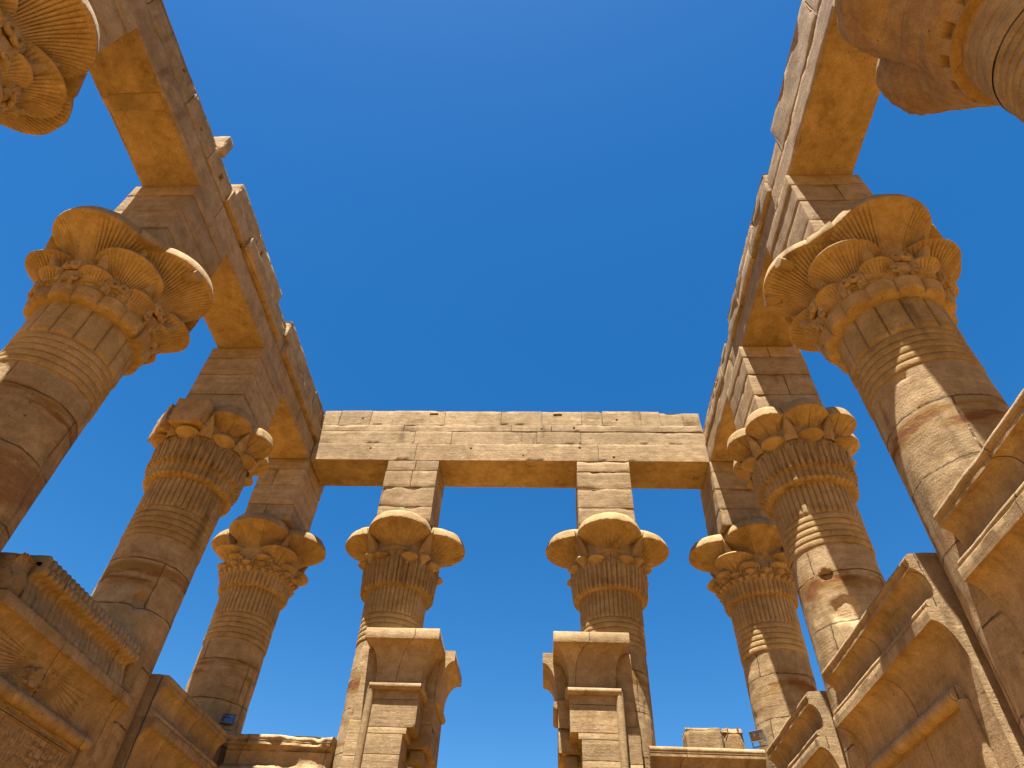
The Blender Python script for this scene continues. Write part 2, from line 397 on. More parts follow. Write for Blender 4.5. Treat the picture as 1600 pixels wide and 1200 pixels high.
def sepal_mesh(z0, z1, r0, r1, w, thick=.07, bulge=.03, ribs=5):
    mb = MB(); n, m = 16, 13; rows = []
    for i in range(n):
        t = i/(n - 1); hw = w*(1 - t)**.85*(.75 + .55*t*(1 - t)*2) + .006; c = r0 + (r1 - r0)*t**1.3 + bulge*math.sin(math.pi*t)
        u = np.linspace(-1, 1, m); f = thick*(1 - .5*u*u) - .012*np.abs(np.sin(ribs*np.pi*u/2))*(1 - t)
        rows.append(np.stack([c + f - thick*.4, u*hw, z0 + (z1 - z0)*t + 0*u], -1))
    F = np.array(rows); B = F.copy(); B[..., 0] = r0 - .12 + (r1 - r0)*np.linspace(0, 1, n)[:, None]
    mb.grid(np.concatenate([F, B[:, ::-1]], 1), wrap=True); return mb
def curl_mesh(size, tr, hand=1, turns=1.2):
    """a volute: a stem that rolls up at its end, in the tangent plane at +X"""
    a = np.linspace(0, turns*2*np.pi, 34); rad = size*(1 - .62*a/a[-1])
    y = hand*(rad*np.cos(a) - size); z = rad*np.sin(a)
    x = .05*(a/a[-1])
    stem = np.stack([np.zeros(6) - .03*np.linspace(1, 0, 6), np.zeros(6) , np.linspace(-2.6*size, -.1*size, 6)], -1)
    P = np.concatenate([stem, np.stack([x, y, z], -1)]); mb = MB(); tube(mb, P, np.linspace(tr*1.3, tr*.8, len(P)), 8); return mb
def boss_mesh(r, l):
    mb = MB(); tube(mb, np.stack([np.linspace(-l, l, 8), np.zeros(8), np.zeros(8)], -1), [r*.97, r, r, r, r, r, r, r*.93], 18); return mb

def place_ring(first_mb, name, mat, parent, angles, rad=0.0, z=0.0):
    """one mesh of each kind, copied round the bell"""
    o0 = first_mb.build(name, mat, parent); out = []
    for i, a in enumerate(angles):
        o = o0 if i == 0 else copyo(o0, parent)
        o.rotation_euler = (0, 0, a); o.location = (rad*math.cos(a), rad*math.sin(a), z); out.append(o)
    return out
PI = math.pi
CARD = [-PI/2, 0.0, PI/2, PI]                      # the four big lobes
DIAG = [-3*PI/4, -PI/4, PI/4, 3*PI/4]

def capital_large(t, seed, plain_front=True):
    c = core_mesh('large', seed).build('capital', M_CAP, t)
    big = (10.74, 11.52, 11.88, .58, .82, .36, .85, 64, .050, 2.0, 512, 30)
    place_ring(umbel_mesh(*big, .0, seed), 'umbel', M_CAP, c, CARD[1:])
    place_ring(umbel_mesh(*big, .42 if plain_front else 0, seed + 1), 'umbel', M_CAP, c, CARD[:1])
    place_ring(umbel_mesh(10.38, 11.0, 11.14, .70, .88, .22, .58, 44, .034, 2.2, 352, 22, 0, seed + 2, chip=.04), 'small_umbel', M_CAP, c, DIAG)
    place_ring(umbel_mesh(10.22, 10.60, 10.70, .80, .92, .12, .28, 24, .022, 2.0, 192, 16, 0, seed + 3, chip=.04), 'small_umbel', M_CAP, c, [PI/8 + k*PI/4 for k in range(8)])
    mb = MB(); block(mb, 1.08, 1.40, -.25, .25, 11.50, 11.72, .1, .04, .05, .01, seed)
    block(mb, 1.0, 1.20, -.055, .055, 11.0, 11.51, .1, .03, .03, .01, seed)
    place_ring(mb, 'tie_block', M_CAP, c, DIAG)
    for hand in (1, -1):
        place_ring(curl_mesh(.10, .05, hand), 'volute', M_CAP, c, [k*PI/2 + hand*.17 for k in range(4)], 1.03, 10.72)
        place_ring(curl_mesh(.085, .042, hand), 'volute', M_CAP, c, [PI/4 + k*PI/2 + hand*.16 for k in range(4)], 1.02, 10.52)
        place_ring(curl_mesh(.05, .028, hand), 'volute', M_CAP, c, [PI/8 + k*PI/4 + hand*.30 for k in range(8)], 1.0, 10.42)
    place_ring(sepal_mesh(10.6, 11.2, 1.02, 1.22, .11, .10, .05), 'sepal', M_CAP, c, [a + s*.36 for a in DIAG for s in (-1, 1)])
    if seed > 15: place_ring(boss_mesh(.10, .13), 'boss', M_CAP, c, [-.20] if seed < 50 else [PI - .22, PI + .30], 1.53, 11.44)
    return c
def capital_floral(t, seed):
    c = core_mesh('floral', seed).build('capital', M_CAP, t)
    place_ring(umbel_mesh(10.86, 11.52, 11.86, .58, .80, .36, .84, 76, .040, 2.0, 608, 26, 0, seed), 'umbel', M_CAP, c, CARD[1:])
    place_ring(umbel_mesh(10.86, 11.52, 11.86, .58, .80, .36, .84, 76, .040, 2.0, 608, 26, .45, seed + 1), 'umbel', M_CAP, c, CARD[:1])
    place_ring(umbel_mesh(10.55, 11.0, 11.1, .70, .86, .24, .52, 0, 0, 2.0, 96, 18, 0, seed + 2, petal=14), 'small_umbel', M_CAP, c, DIAG)
    place_ring(umbel_mesh(10.48, 10.74, 10.82, .82, .93, .12, .24, 0, 0, 2.0, 48, 14, 0, seed + 3), 'small_umbel', M_CAP, c, [PI/8 + k*PI/4 for k in range(8)])
    place_ring(umbel_mesh(10.40, 10.58, 10.64, .88, .96, .07, .13, 0, 0, 1.8, 32, 10, 0, seed + 4), 'bud', M_CAP, c, [k*PI/8 for k in range(16)])
    place_ring(umbel_mesh(10.32, 10.44, 10.49, .90, .96, .04, .075, 0, 0, 1.8, 20, 8, 0, seed + 5), 'bud', M_CAP, c, [k*PI/16 + .098 for k in range(32)])
    place_ring(sepal_mesh(10.98, 11.56, .99, 1.25, .13, .10, .03), 'sepal', M_CAP, c, DIAG)
    for hand in (1, -1):
        place_ring(curl_mesh(.055, .03, hand), 'volute', M_CAP, c, [k*PI/8 + PI/16 + hand*.045 for k in range(16)], 1.0, 10.72)
    return c
def capital_gate(t, seed):
    c = core_mesh('gate', seed).build('capital', M_CAP, t)
    place_ring(umbel_mesh(11.00, 11.50, 11.88, .60, .83, .33, .87, 0, 0, 1.75, 240, 26, 0, seed, petal=26), 'umbel', M_CAP, c, CARD)
    place_ring(umbel_mesh(10.46, 10.78, 10.87, .84, .96, .07, .23, 0, 0, 2.2, 56, 16, 0, seed + 3), 'small_umbel', M_CAP, c, [PI/8 + k*PI/4 for k in range(8)])
    place_ring(umbel_mesh(10.55, 10.86, 10.94, .88, 1.02, .08, .17, 0, 0, 2.2, 48, 14, 0, seed + 5), 'small_umbel', M_CAP, c, DIAG)
    place_ring(sepal_mesh(10.92, 11.64, .98, 1.27, .21, .10, .03), 'sepal', M_CAP, c, DIAG)
    return c
def capital_eight(t, seed, worn=False):
    c = core_mesh('eight', seed).build('capital', M_CAP, t)
    A = [k*PI/4 for k in range(8)]
    bad = [6, 5] if worn else []                       # the lobes that face the court's near end
    place_ring(umbel_mesh(11.02, 11.54, 11.88, .72, .97, .20, .49, 0, 0, 2.1, 120, 24, 0, seed, petal=16, chip=.05), 'umbel', M_CAP, c, [a for k, a in enumerate(A) if k not in bad])
    if worn:
        for k in bad:
            mb = MB(); block(mb, .85, 1.36 if k == 6 else 1.28, -.42, .42, 11.12, 11.86, .07, .08, .16, .045, seed + k, off=(k, 0, 0))
            o = mb.build('weathered_lobe', M_ROUGH, c); o.rotation_euler = (0, 0, A[k])
    place_ring(umbel_mesh(10.86, 11.06, 11.17, .84, .98, .12, .26, 0, 0, 1.6, 56, 14, 0, seed + 3, chip=.03), 'small_umbel', M_CAP, c, A)
    place_ring(sepal_mesh(11.0, 11.6, 1.02, 1.2, .17, .08, .03, 9), 'sepal', M_CAP, c, [a + PI/8 for a in A])
    return c
def capital_rough(t, seed):
    mb = MB(); z = np.concatenate([[10.0], np.linspace(10.006, 10.2, 24), np.linspace(10.22, 11.86, 100)])
    def fn(T, Z):
        a = np.angle(np.exp(4j*T))/4; d, q = .84, .86
        lob = d*np.cos(a) + np.sqrt(np.maximum(q*q - (d*np.sin(a))**2, 0))
        s = np.interp(Z, [10.0, 10.2, 10.45, 10.75, 11.0, 11.35, 11.55, 11.8, 11.86], [0, .05, .12, .30, .44, .80, .96, 1.0, .93])
        r = .93 + .09*sst(10, 10.4, Z) + (lob - 1.0)*s
        P = np.stack([r*np.cos(T), r*np.sin(T), Z], -1).reshape(-1, 3) + seed
        r = r + ((fbm(P, 1.6, seed, 4) - .5)*.20 + (fbm(P, 7.0, seed + 3, 3) - .5)*.035).reshape(T.shape)*sst(10.0, 10.3, Z)
        fan = sst(.75, .95, T % (2*PI))*sst(1.95, 1.7, T % (2*PI))*sst(11.0, 11.15, Z)*sst(11.75, 11.6, Z)
        r = r - .03*fan*(1 - np.abs(np.sin(34*T))**.5)
        r = r - .10*(np.sin(17*T) > 0.2)*(Z > 10.03)*(Z < 10.15)
        return np.where(Z < 10.005, .76, r)
    P = lathe_field(fn, z, 480, .004, seed); mb.grid(P, wrap=True)
    mb.grid(np.concatenate([P[-1:], P[-1:]*np.array([.01, .01, 1.0])], 0), wrap=True)
    return mb.build('capital', M_ROUGH, t)

def pier(t, ax, ay, x0, x1, y0, y1, seed, cuts=(11.80, 12.33, 13.0, 13.6, 14.0), bad=.05):
    mb = MB()
    for i in range(len(cuts) - 1):
        jx, jy = rng.uniform(-.012, .012), rng.uniform(-.012, .012)
        sp = [x0, x1] if rng.random() < .8 or (x1 - x0) < 1.3 else [x0, x0 + (x1 - x0)*rng.uniform(.35, .6), x1]
        for k in range(len(sp) - 1):
            block(mb, sp[k] + jx - ax, sp[k + 1] + jx - ax, y0 + jy - ay, y1 + jy - ay, cuts[i], cuts[i + 1] - (0.004 if i == len(cuts) - 2 else 0), .12, .018, bad, .008, seed + i, off=(ax, ay, 0))
    return mb.build('pier', M_PIER, t)

COLG = 'columns around the roofless court'
def column(x, y, kind, label, pr, seed, scars=()):
    t = thing('stone_column', label, 'column', (x, y, 0), COLG)
    shaft_mesh(seed, scars).build('shaft', M_SHAFT, t)
    wide = kind in ('large', 'rough')
    neck_mesh(seed, (14 if kind == 'large' else 0) if wide else 44, wide).build('necking', M_CAP if wide else M_CAP, t)
    {'large': capital_large, 'floral': capital_floral, 'gate': capital_gate, 'eight': capital_eight, 'worn': lambda t, s: capital_eight(t, s, True), 'rough': capital_rough}[kind](t, seed)
    pier(t, x, y, *pr, seed)
    return t
AX = 6.835
YS = [2.47, 7.12, 11.77, 16.42]
dirang = lambda x, y: math.atan2(-y, 1.25 - x)      # direction from the column to where one stands
column(-AX, YS[0], 'large', 'column at the top left corner whose fan-ribbed capital is cut by the frame edge', (-7.35, -5.96, 1.65, 3.29), 11)
column(-AX, YS[1], 'large', 'left-hand column with wide stems under a big volute capital, above the cobra frieze', (-7.38, -5.96, 6.30, 7.94), 23)
column(-AX, YS[2], 'worn', 'left-hand column with ribbed bell capital whose front lobes are weathered to a block', (-7.36, -5.96, 10.77, 12.42), 31, ((dirang(-AX, 11.77) + .05, 7.25, .22, .18, .12),))
column(-AX, YS[3], 'floral', 'far left corner column with tiers of small flowers, sky-reflecting floodlight at its foot', (-7.34, -5.98, 15.23, 16.9), 43)
column(-2.82, 16.3, 'gate', 'column behind the left gate jamb, leaf-fingered capital with four lobes', (-3.57, -2.02, 15.27, 16.62), 57)
column(2.89, 16.3, 'gate', 'column behind the right gate jamb, leaf-fingered capital with four lobes', (2.09, 3.64, 15.27, 16.62), 61)
column(AX, YS[3], 'floral', 'far right corner column with tiers of small flowers, sunlit strip and red stains', (5.95, 7.34, 15.23, 16.9), 73)
column(AX, YS[2], 'eight', 'right-hand column with eight-lobed capital and a broken pale patch on its shaft', (5.93, 7.38, 10.77, 12.42), 85, ((dirang(AX, 11.77) - .05, 7.3, .42, .33, .05), (dirang(AX, 11.77) - .2, 8.0, .2, .12, .08)))
column(AX, YS[1], 'large', 'right-hand column with wide stems under a big volute capital, long sunlit strip down its shaft', (5.93, 7.36, 6.30, 7.94), 97, ((dirang(AX, 7.12) - .22, 8.52, .14, .06, .03),))
column(AX, YS[0], 'rough', 'column at the top right corner with an unfinished, lumpy capital', (5.95, 7.36, 1.65, 3.29), 109)

# ------------------------------------------------------------------ architraves
def cutsof(a, b, lo, hi, seed):
    r = random.Random(seed); c = [a]
    while c[-1] < b - hi*1.2: c.append(c[-1] + r.uniform(lo, hi))
    c.append(b); return c
def course_y(mb, x0, x1, cuts, z0, z1, seed, holes=(), proud=.02, side=1, top=None, chip=.05, **kw):
    """blocks laid along y; proud = how far single blocks vary on the inner face (side 1: inner face is x1)"""
    r = random.Random(seed)
    for k in range(len(cuts) - 1):
        p = r.uniform(-proud, proud); zt = z1 + (r.uniform(-.05, .03) if top else 0)
        xa, xb = (x0, x1 + p) if side == 1 else (x0 - p, x1)
        hs_ = [(0, side, h[0], h[1], h[2], h[3], h[4]) for h in holes if cuts[k] + .05 < h[0] - h[2]/2 and h[0] + h[2]/2 < cuts[k + 1] - .05]
        block(mb, xa, xb, cuts[k], cuts[k + 1], z0, zt, .13, .02, chip, .010, seed + k, holes=hs_, **kw)
AG = 'architraves of the court'
t = thing('architrave', 'left architrave with stepped top blocks missing near the top of the frame', 'architrave', (-6.6, 9, 14), AG)
OFF = lambda mb, T: mb                                # parts are built in world coordinates and then hung under their thing
def hang(mb, name, m, T):
    o = mb.build(name, m, T); o.location = (-T.location[0], -T.location[1], -T.location[2]); return o
mb = MB(); course_y(mb, -7.25, -6.0, [1.6, 2.47, 7.12, 11.77, 17.0], 14.0, 14.66, 201, proud=.004, chip=.05); hang(mb, 'beam', M_ARCH, t)
mb = MB()
course_y(mb, -7.22, -6.0, [1.6, 3.1, 4.9, 6.05, 7.05], 14.66, 15.28, 211, top=True, holes=[(6.6, 14.95, .12, .22, .15), (4.4, 15.1, .07, .07, .1), (5.5, 14.9, .06, .06, .1)])
course_y(mb, -7.2, -5.90, [7.05, 8.3, 9.9, 11.2], 14.74, 15.22, 215, proud=.025, chip=.09)
course_y(mb, -7.2, -5.92, [11.62, 13.1, 14.4, 15.26, 16.9], 14.74, 15.22, 216, proud=.025, chip=.09)
course_y(mb, -7.2, -6.06, [7.05, 9.4, 11.3, 13.6, 16.9], 14.66, 14.74, 218, proud=.01)
course_y(mb, -7.2, -6.05, [11.2, 11.62], 14.74, 15.2, 219)
hang(mb, 'middle_course', M_ARCH, t)
mb = MB(); block(mb, -7.1, -6.08, 4.42, 4.74, 13.99, 14.04, .1, .01, .03, .004, 262, tone=.78, gap=0); hang(mb, 'repair_patch', M_ARCH, t)
mb = MB()
course_y(mb, -7.2, -5.97, [7.22, 8.6, 10.5], 15.22, 15.86, 221, holes=[(8.95, 15.5, .1, .22, .15)], chip=.09, proud=.02)
hang(mb, 'upper_course', M_ARCH, t); mb = MB()
course_y(mb, -7.2, -6.05, [10.5, 11.4], 15.22, 15.62, 223, chip=.12)
hang(mb, 'upper_course', M_ARCH, t); mb = MB()
course_y(mb, -7.2, -5.97, [11.40, 13.0, 14.2, 15.26, 16.9], 15.22, 15.88, 225, chip=.07, proud=.02)
hang(mb, 'upper_course', M_ARCH, t); mb = MB()
block(mb, -6.5, -5.93, 6.08, 6.34, 15.29, 15.92, .1, .04, .09, .015, 227)
hang(mb, 'upper_course', M_ARCH, t); mb = MB()
course_y(mb, -8.05, -7.21, [7.3, 8.6, 10.5], 15.26, 15.84, 226)
hang(mb, 'upper_course', M_ARCH, t); mb = MB()
course_y(mb, -8.05, -7.21, [11.45, 13.0, 14.6, 16.9], 15.26, 15.84, 228)
hang(mb, 'upper_course', M_ARCH, t); mb = MB()
block(mb, -7.2, -6.4, 6.4, 6.9, 15.29, 15.6, .1, .03, .08, .01, 230)
hang(mb, 'upper_course', M_ARCH, t)

t = thing('architrave', 'right architrave with eroded, ragged upper edge', 'architrave', (6.6, 9, 14), AG)
mb = MB(); course_y(mb, 6.0, 7.25, [1.6, 2.47, 7.12, 11.77, 17.0], 14.0, 14.66, 231, proud=.004, side=0, chip=.05); hang(mb, 'beam', M_ARCH, t)
wr = lambda N: .05*np.clip(fbm(N, 1.4, 77, 4) - .47, 0, 1)/.5
mb = MB()
course_y(mb, 6.0, 7.22, [1.6, 3.6, 6.12], 14.66, 15.66, 241, side=0, top=False, chip=.06, worn=wr)
course_y(mb, 6.02, 7.22, [6.12, 7.02], 14.66, 15.20, 243, side=0, chip=.1, worn=wr)
course_y(mb, 5.95, 7.22, [7.02, 8.7, 10.1, 11.2], 14.70, 15.12, 244, side=0, chip=.08, worn=wr)
course_y(mb, 5.98, 7.22, [11.2, 12.5, 14.0, 15.26, 16.9], 14.70, 15.14, 245, side=0, chip=.08, worn=wr)
hang(mb, 'middle_course', M_ARCH, t)
mb = MB()
course_y(mb, 5.99, 7.22, [7.02, 8.3, 9.6, 11.15], 15.12, 15.55, 251, side=0, top=True, chip=.09, worn=wr)
hang(mb, 'upper_course', M_ARCH, t); mb = MB()
course_y(mb, 6.05, 7.22, [11.9, 13.3, 14.4, 15.26, 16.9], 15.14, 15.44, 253, side=0, top=True, chip=.09, worn=wr)
hang(mb, 'upper_course', M_ARCH, t)

t = thing('architrave', 'sunlit back architrave spanning the far end above the gate', 'architrave', (0, 15.9, 14), AG)
def course_x(mb, y0, y1, cuts, z0, z1, seed, holes=(), proud=.008, top=None, chip=.04, **kw):
    r = random.Random(seed)
    for k in range(len(cuts) - 1):
        p = r.uniform(-proud, proud); zt = z1 + (r.uniform(-.02, .02) if top else 0)
        hs_ = [(1, 0, h[0], h[1], h[2], h[3], h[4]) for h in holes if cuts[k] + .05 < h[0] - h[2]/2 and h[0] + h[2]/2 < cuts[k + 1] - .05]
        block(mb, cuts[k], cuts[k + 1], y0 + p, y1, z0, zt, .13, .006, chip*.35, .005, seed + k, holes=hs_, **kw)
mb = MB(); course_x(mb, 15.27, 16.62, [-5.985, -2.78, 2.75, 5.985], 14.0, 14.66, 261, proud=.004, holes=[(-4.2, 14.45, .05, .05, .1), (-1.1, 14.47, .05, .05, .1), (.5, 14.2, .04, .04, .1), (2.2, 14.52, .06, .06, .1), (3.2, 14.15, .06, .06, .1)]); hang(mb, 'beam', M_ARCH, t)
mb = MB(); course_x(mb, 15.285, 16.6, [-5.985, -2.9, -1.75, .9, 2.25, 5.985], 14.66, 15.17, 271, proud=.012)
course_x(mb, 15.275, 16.6, [-5.985, -3.3, 0.1, 1.35, 5.985], 15.17, 15.43, 275, proud=.012, chip=.06, holes=[(2.05, 15.31, .06, .06, .1), (1.05, 15.28, .05, .05, .1)]); hang(mb, 'middle_course', M_ARCH, t)
mb = MB(); course_x(mb, 15.30, 16.6, [-5.985, -5.45, -4.45, -3.72, -2.05, -.25, 1.05, 2.3, 2.95, 4.15, 4.75], 15.43, 16.05, 281, top=True, proud=.015, chip=.06,
    holes=[(-2.42, 15.9, .26, .09, .25), (1.55, 15.9, .26, .09, .25), (-4.7, 15.72, .05, .05, .1), (3.4, 15.68, .06, .06, .1)])
course_x(mb, 15.30, 16.6, [4.75, 5.45, 5.985], 15.43, 15.97, 291, top=True, chip=.2); hang(mb, 'upper_course', M_ARCH, t)

# ------------------------------------------------------------------ screen walls
QW = 6.12                                              # inner face of the side screens
def profile(parts):
    P = []
    for p in parts:
        if p[0] == 'arc':                              # centre q, z, radii, from, to (degrees)
            _, cq, cz, rq, rz, a0, a1, n = p
            for a in np.linspace(R(a0), R(a1), n): P.append((cq + rq*math.cos(a), cz + rz*math.sin(a)))
        else: P.append(p)
    return np.array(P, float)
PF_FACE = [(0, 0), (0, .8), (0, 1.6), (0, 2.4), (0, 3.2), (0, 4.0), (0, 4.66)]
PF_CAV = profile([(0, 4.66), (0, 4.9), ('arc', .235, 4.92, .235, .56, 180, 95, 14), (.24, 5.482), (.25, 5.484), (.25, 5.50), (.25, 5.57), (.25, 5.632), (.24, 5.645), (.17, 5.65)])
PF_FRI = profile([(.17, 5.65), ('arc', .185, 5.70, .05, .05, -80, 80, 7), (.16, 5.76), ('arc', .235, 5.88, .17, .30, 190, 98, 14), (.22, 6.178), (.235, 6.182), (.235, 6.225), (.225, 6.232), (.222, 6.25),
                  (.24, 6.26), ('arc', .15, 6.32, .095, .075, -40, 80, 8), (.10, 6.40), (0.0, 6.41)])
class Screen:
    """a stretch of screen wall; local (s along, q towards the court, z) -> world"""
    def __init__(s, side, a, b, base, back):
        s.side, s.a, s.b, s.base, s.back = side, a, b, base, back
    def w(s, S_, Q, Z):
        S_, Q, Z = np.broadcast_arrays(S_, Q, Z)
        if s.side == 'R': return np.stack([s.base - Q, S_, Z], -1)
        if s.side == 'L': return np.stack([-s.base + Q, S_, Z], -1)
        return np.stack([S_, s.base - Q, Z], -1)
    def flip(s): return s.side in ('R',)
    def extrude(s, mb, pf, res=.08, seed=0, rough=.006, wear=.0, a=None, b=None, mod=None, back=None, tone=1.0, top=False):
        a = s.a if a is None else a; b = s.b if b is None else b; back = s.back if back is None else back
        n = max(2, int((b - a)/res)); sv = np.linspace(a, b, n + 1)
        SS, I = np.meshgrid(sv, np.arange(len(pf)), indexing='ij'); Q = pf[I, 0].copy(); Z = pf[I, 1].copy()
        if mod is not None: Q, Z = mod(SS, Q, Z, I)
        P = s.w(SS, Q, Z).reshape(-1, 3)
        d = (fbm(P, 3.3, seed) - .5)*2*rough
        if wear: d = d - wear*np.clip(fbm(P, 1.9, seed + 5, 4) - .5, 0, 1)*2*(Q.reshape(-1) > .1)
        Q = Q + d.reshape(Q.shape)
        if wear: Z = Z - (wear*.8*np.clip(fbm(P, 1.4, seed + 15, 4) - .5, 0, 1)*2).reshape(Z.shape)*(Z > pf[-1, 1] - .12)
        fl = s.side != 'R'
        mb.grid(s.w(SS, Q, Z), tone=tone, flip=fl)
        for e in (0, -1):                              # the two ends, straight back to the wall's other face
            F = np.stack([s.w(sv[e], Q[e], Z[e]), s.w(sv[e], -back + 0*Q[e], Z[e])], 0)
            mb.grid(F, tone=tone, flip=(e == 0) != fl)
        if top:
            F = np.stack([s.w(sv, Q[:, -1], Z[:, -1]), s.w(sv, -back + 0*sv, Z[:, -1])], 1); mb.grid(F, tone=tone, flip=fl)
        F = np.stack([s.w(sv, -back + 0*sv, Z[:, 0]), s.w(sv, -back + 0*sv, Z[:, -1])], 1); mb.grid(F, tone=tone, flip=not fl)
SG = 'screen walls between the columns'
def screen(side, a, b, label, seed, base=QW, back=1.2, fancy=False, worn=False, tor=(.42, .42)):
    s = Screen(side, a, b, base, back)
    T = thing('screen_wall', label, 'wall', {'R': (base, (a + b)/2, 0), 'L': (-base, (a + b)/2, 0), 'B': ((a + b)/2, base, 0)}[side], SG)
    mb = MB(); s.extrude(mb, np.array(PF_FACE), .12, seed, .008); hang(mb, 'panel', M_WALL, T)
    # torus frame: horizontal roll and two upright rolls
    mb = MB(); n = 40; sv = np.linspace(a + tor[0], b - tor[1], n)
    Pt = s.w(sv, .035 + 0*sv, 4.78 + 0*sv); tube(mb, Pt + (fbm(Pt, 2, seed)[:, None] - .5)*.012, .10, 14)
    hang(mb, 'torus_moulding', M_TRIM, T)
    for q in (a + tor[0], b - tor[1]):
        mb = MB(); zv = np.linspace(.2, 4.70, 20); tube(mb, s.w(q + 0*zv, .03 + 0*zv, zv), .075, 12); hang(mb, 'torus_moulding', M_TRIM, T)
    mb = MB()
    if fancy: s.extrude(mb, PF_CAV_F, .012, seed + 1, .006, mod=fancy_cav)
    else: s.extrude(mb, PF_CAV, .05, seed + 1, .012, wear=.16 if worn else .012)
    hang(mb, 'cavetto_cornice', M_TRIM, T)
    mb = MB()
    if fancy: s.extrude(mb, PF_FRI_C, .012, seed + 2, .008, mod=fancy_fri, a=a + .38, b=b - .34, top=True)
    else:
        js = cutsof(a, b, 1.2, 2.1, seed)
        for k in range(len(js) - 1):
            dq = rng.uniform(-.015, .015)
            s.extrude(mb, PF_FRI + np.array([dq, 0]), .05, seed + 3, .012, wear=.22 if worn else .018, a=js[k] + .004, b=js[k + 1] - .004, top=True, tone=rng.uniform(.93, 1.05))
    fr = hang(mb, 'cobra_frieze' if fancy else 'frieze', M_TRIM, T)
    return s, T
# the finished screen: a row of rearing cobras over a ribbed cavetto with a winged disc
PF_FRI_C = profile([(.10, 5.65), (.13, 5.66), (.15, 5.69), (.155, 5.74), (.14, 5.80), (.115, 5.87), (.09, 5.94), (.075, 6.0), (.075, 6.04), (.085, 6.07), (.13, 6.09), (.18, 6.10), (.21, 6.105), (.235, 6.115), (.25, 6.135), (.255, 6.17),
                    (.25, 6.20), (.235, 6.225), (.22, 6.24), (.20, 6.25), (.20, 6.28), (.205, 6.32), (.195, 6.37), (.16, 6.41), (.12, 6.42), (0, 6.425)])
PF_CAV_F = profile([(0, 4.66), (0, 4.9), ('arc', .235, 4.92, .235, .56, 180, 95, 70), (.24, 5.482), (.25, 5.484), (.25, 5.50), (.25, 5.57), (.25, 5.632), (.24, 5.645), (.17, 5.65)])
WL = (7.75, 11.52); NCOB = 23
def fancy_fri(SS, Q, Z, I):
    a, b = WL[0] + .38, WL[1] - .34; ph = (SS - a)/(b - a)*NCOB
    sh = .13*np.sin((Z - 5.65)/.40*2*np.pi)*(Z < 6.1)                # the bodies sway a little
    f = np.abs(np.sin(np.pi*(ph + sh)))
    low = Z < 6.08; top = Z > 6.245
    Q = Q - np.where(low, .050*(1 - f**.4), np.where(top, .07*(1 - f**.55), .10*(1 - f**.4)))
    Z = Z - np.where(top, .10*(1 - f**.7)*(Z > 6.3), 0)
    hi = np.abs(np.sin(np.pi*(ph*1 + .25)))
    Q = Q - np.where((~low) & (~top), .03*(hi < .3), 0)
    return Q, Z
def fancy_cav(SS, Q, Z, I):
    Q = Q.copy(); mid = (WL[0] + WL[1])/2 - .35
    band = (Z > 5.33) & (Z < 5.482); f = np.abs(np.sin(np.pi*SS/.052))
    Q = Q - np.where(band, .036*(1 - f**.6), 0)
    lo = (Z > 4.88) & (Z <= 5.33)
    d = SS - mid; zc = 5.10
    wing = (np.abs(d) > .17) & (np.abs(d) < 1.25) & lo
    ang = np.arctan2(Z - (zc + .16), np.abs(d) - .05)
    Q = Q - np.where(wing, .032*(1 - np.abs(np.sin(ang*46))**.6), 0)
    disc = ((d/.13)**2 + ((Z - zc)/.13)**2 < 1) & lo
    Q = Q + np.where(disc, .05, 0)
    for sg in (-1, 1):                                                # the two cobras beside the disc
        c = np.abs(np.hypot((d - sg*.16), (Z - zc + .02)) - .085) < .022
        Q = Q + np.where(c & lo & (sg*d > .10), .042, 0)
    ends = ((SS < WL[0] + .72) | (SS > WL[1] - .62)) & (SS > WL[0] + .40) & (SS < WL[1] - .34) & lo
    Q = Q - np.where(ends, .03*(1 - np.abs(np.sin(np.pi*SS/.06))**.6), 0)
    return Q, Z
screen('R', 7.76, 11.50, 'right-hand screen wall below the broken-patch column, plain cornice, shaded roll moulding under it', 301)
screen('R', 12.40, 15.55, 'far right screen wall, short end block and cornice meeting the back wall corner', 311)
screen('R', 3.10, 6.86, 'near right screen wall cut by the frame edge, its cornice overlapping the lit column', 321)
s_f, T_f = screen('L', WL[0], WL[1], 'left screen wall carved with a cobra frieze, winged disc and relief panel', 331, fancy=True, tor=(.42, .42))
screen('L', 12.40, 15.55, 'far left plain screen wall beside the thin dark line, stepping down behind the cobra frieze', 341)
screen('B', -5.86, -3.50, 'back left screen wall with badly broken, weathered cornice in full sun', 351, base=15.76, worn=True, tor=(.35, .3))
screen('B', 3.42, 5.86, 'back right screen wall with smooth intact cornice under two loose blocks', 361, base=15.76, tor=(.3, .35))

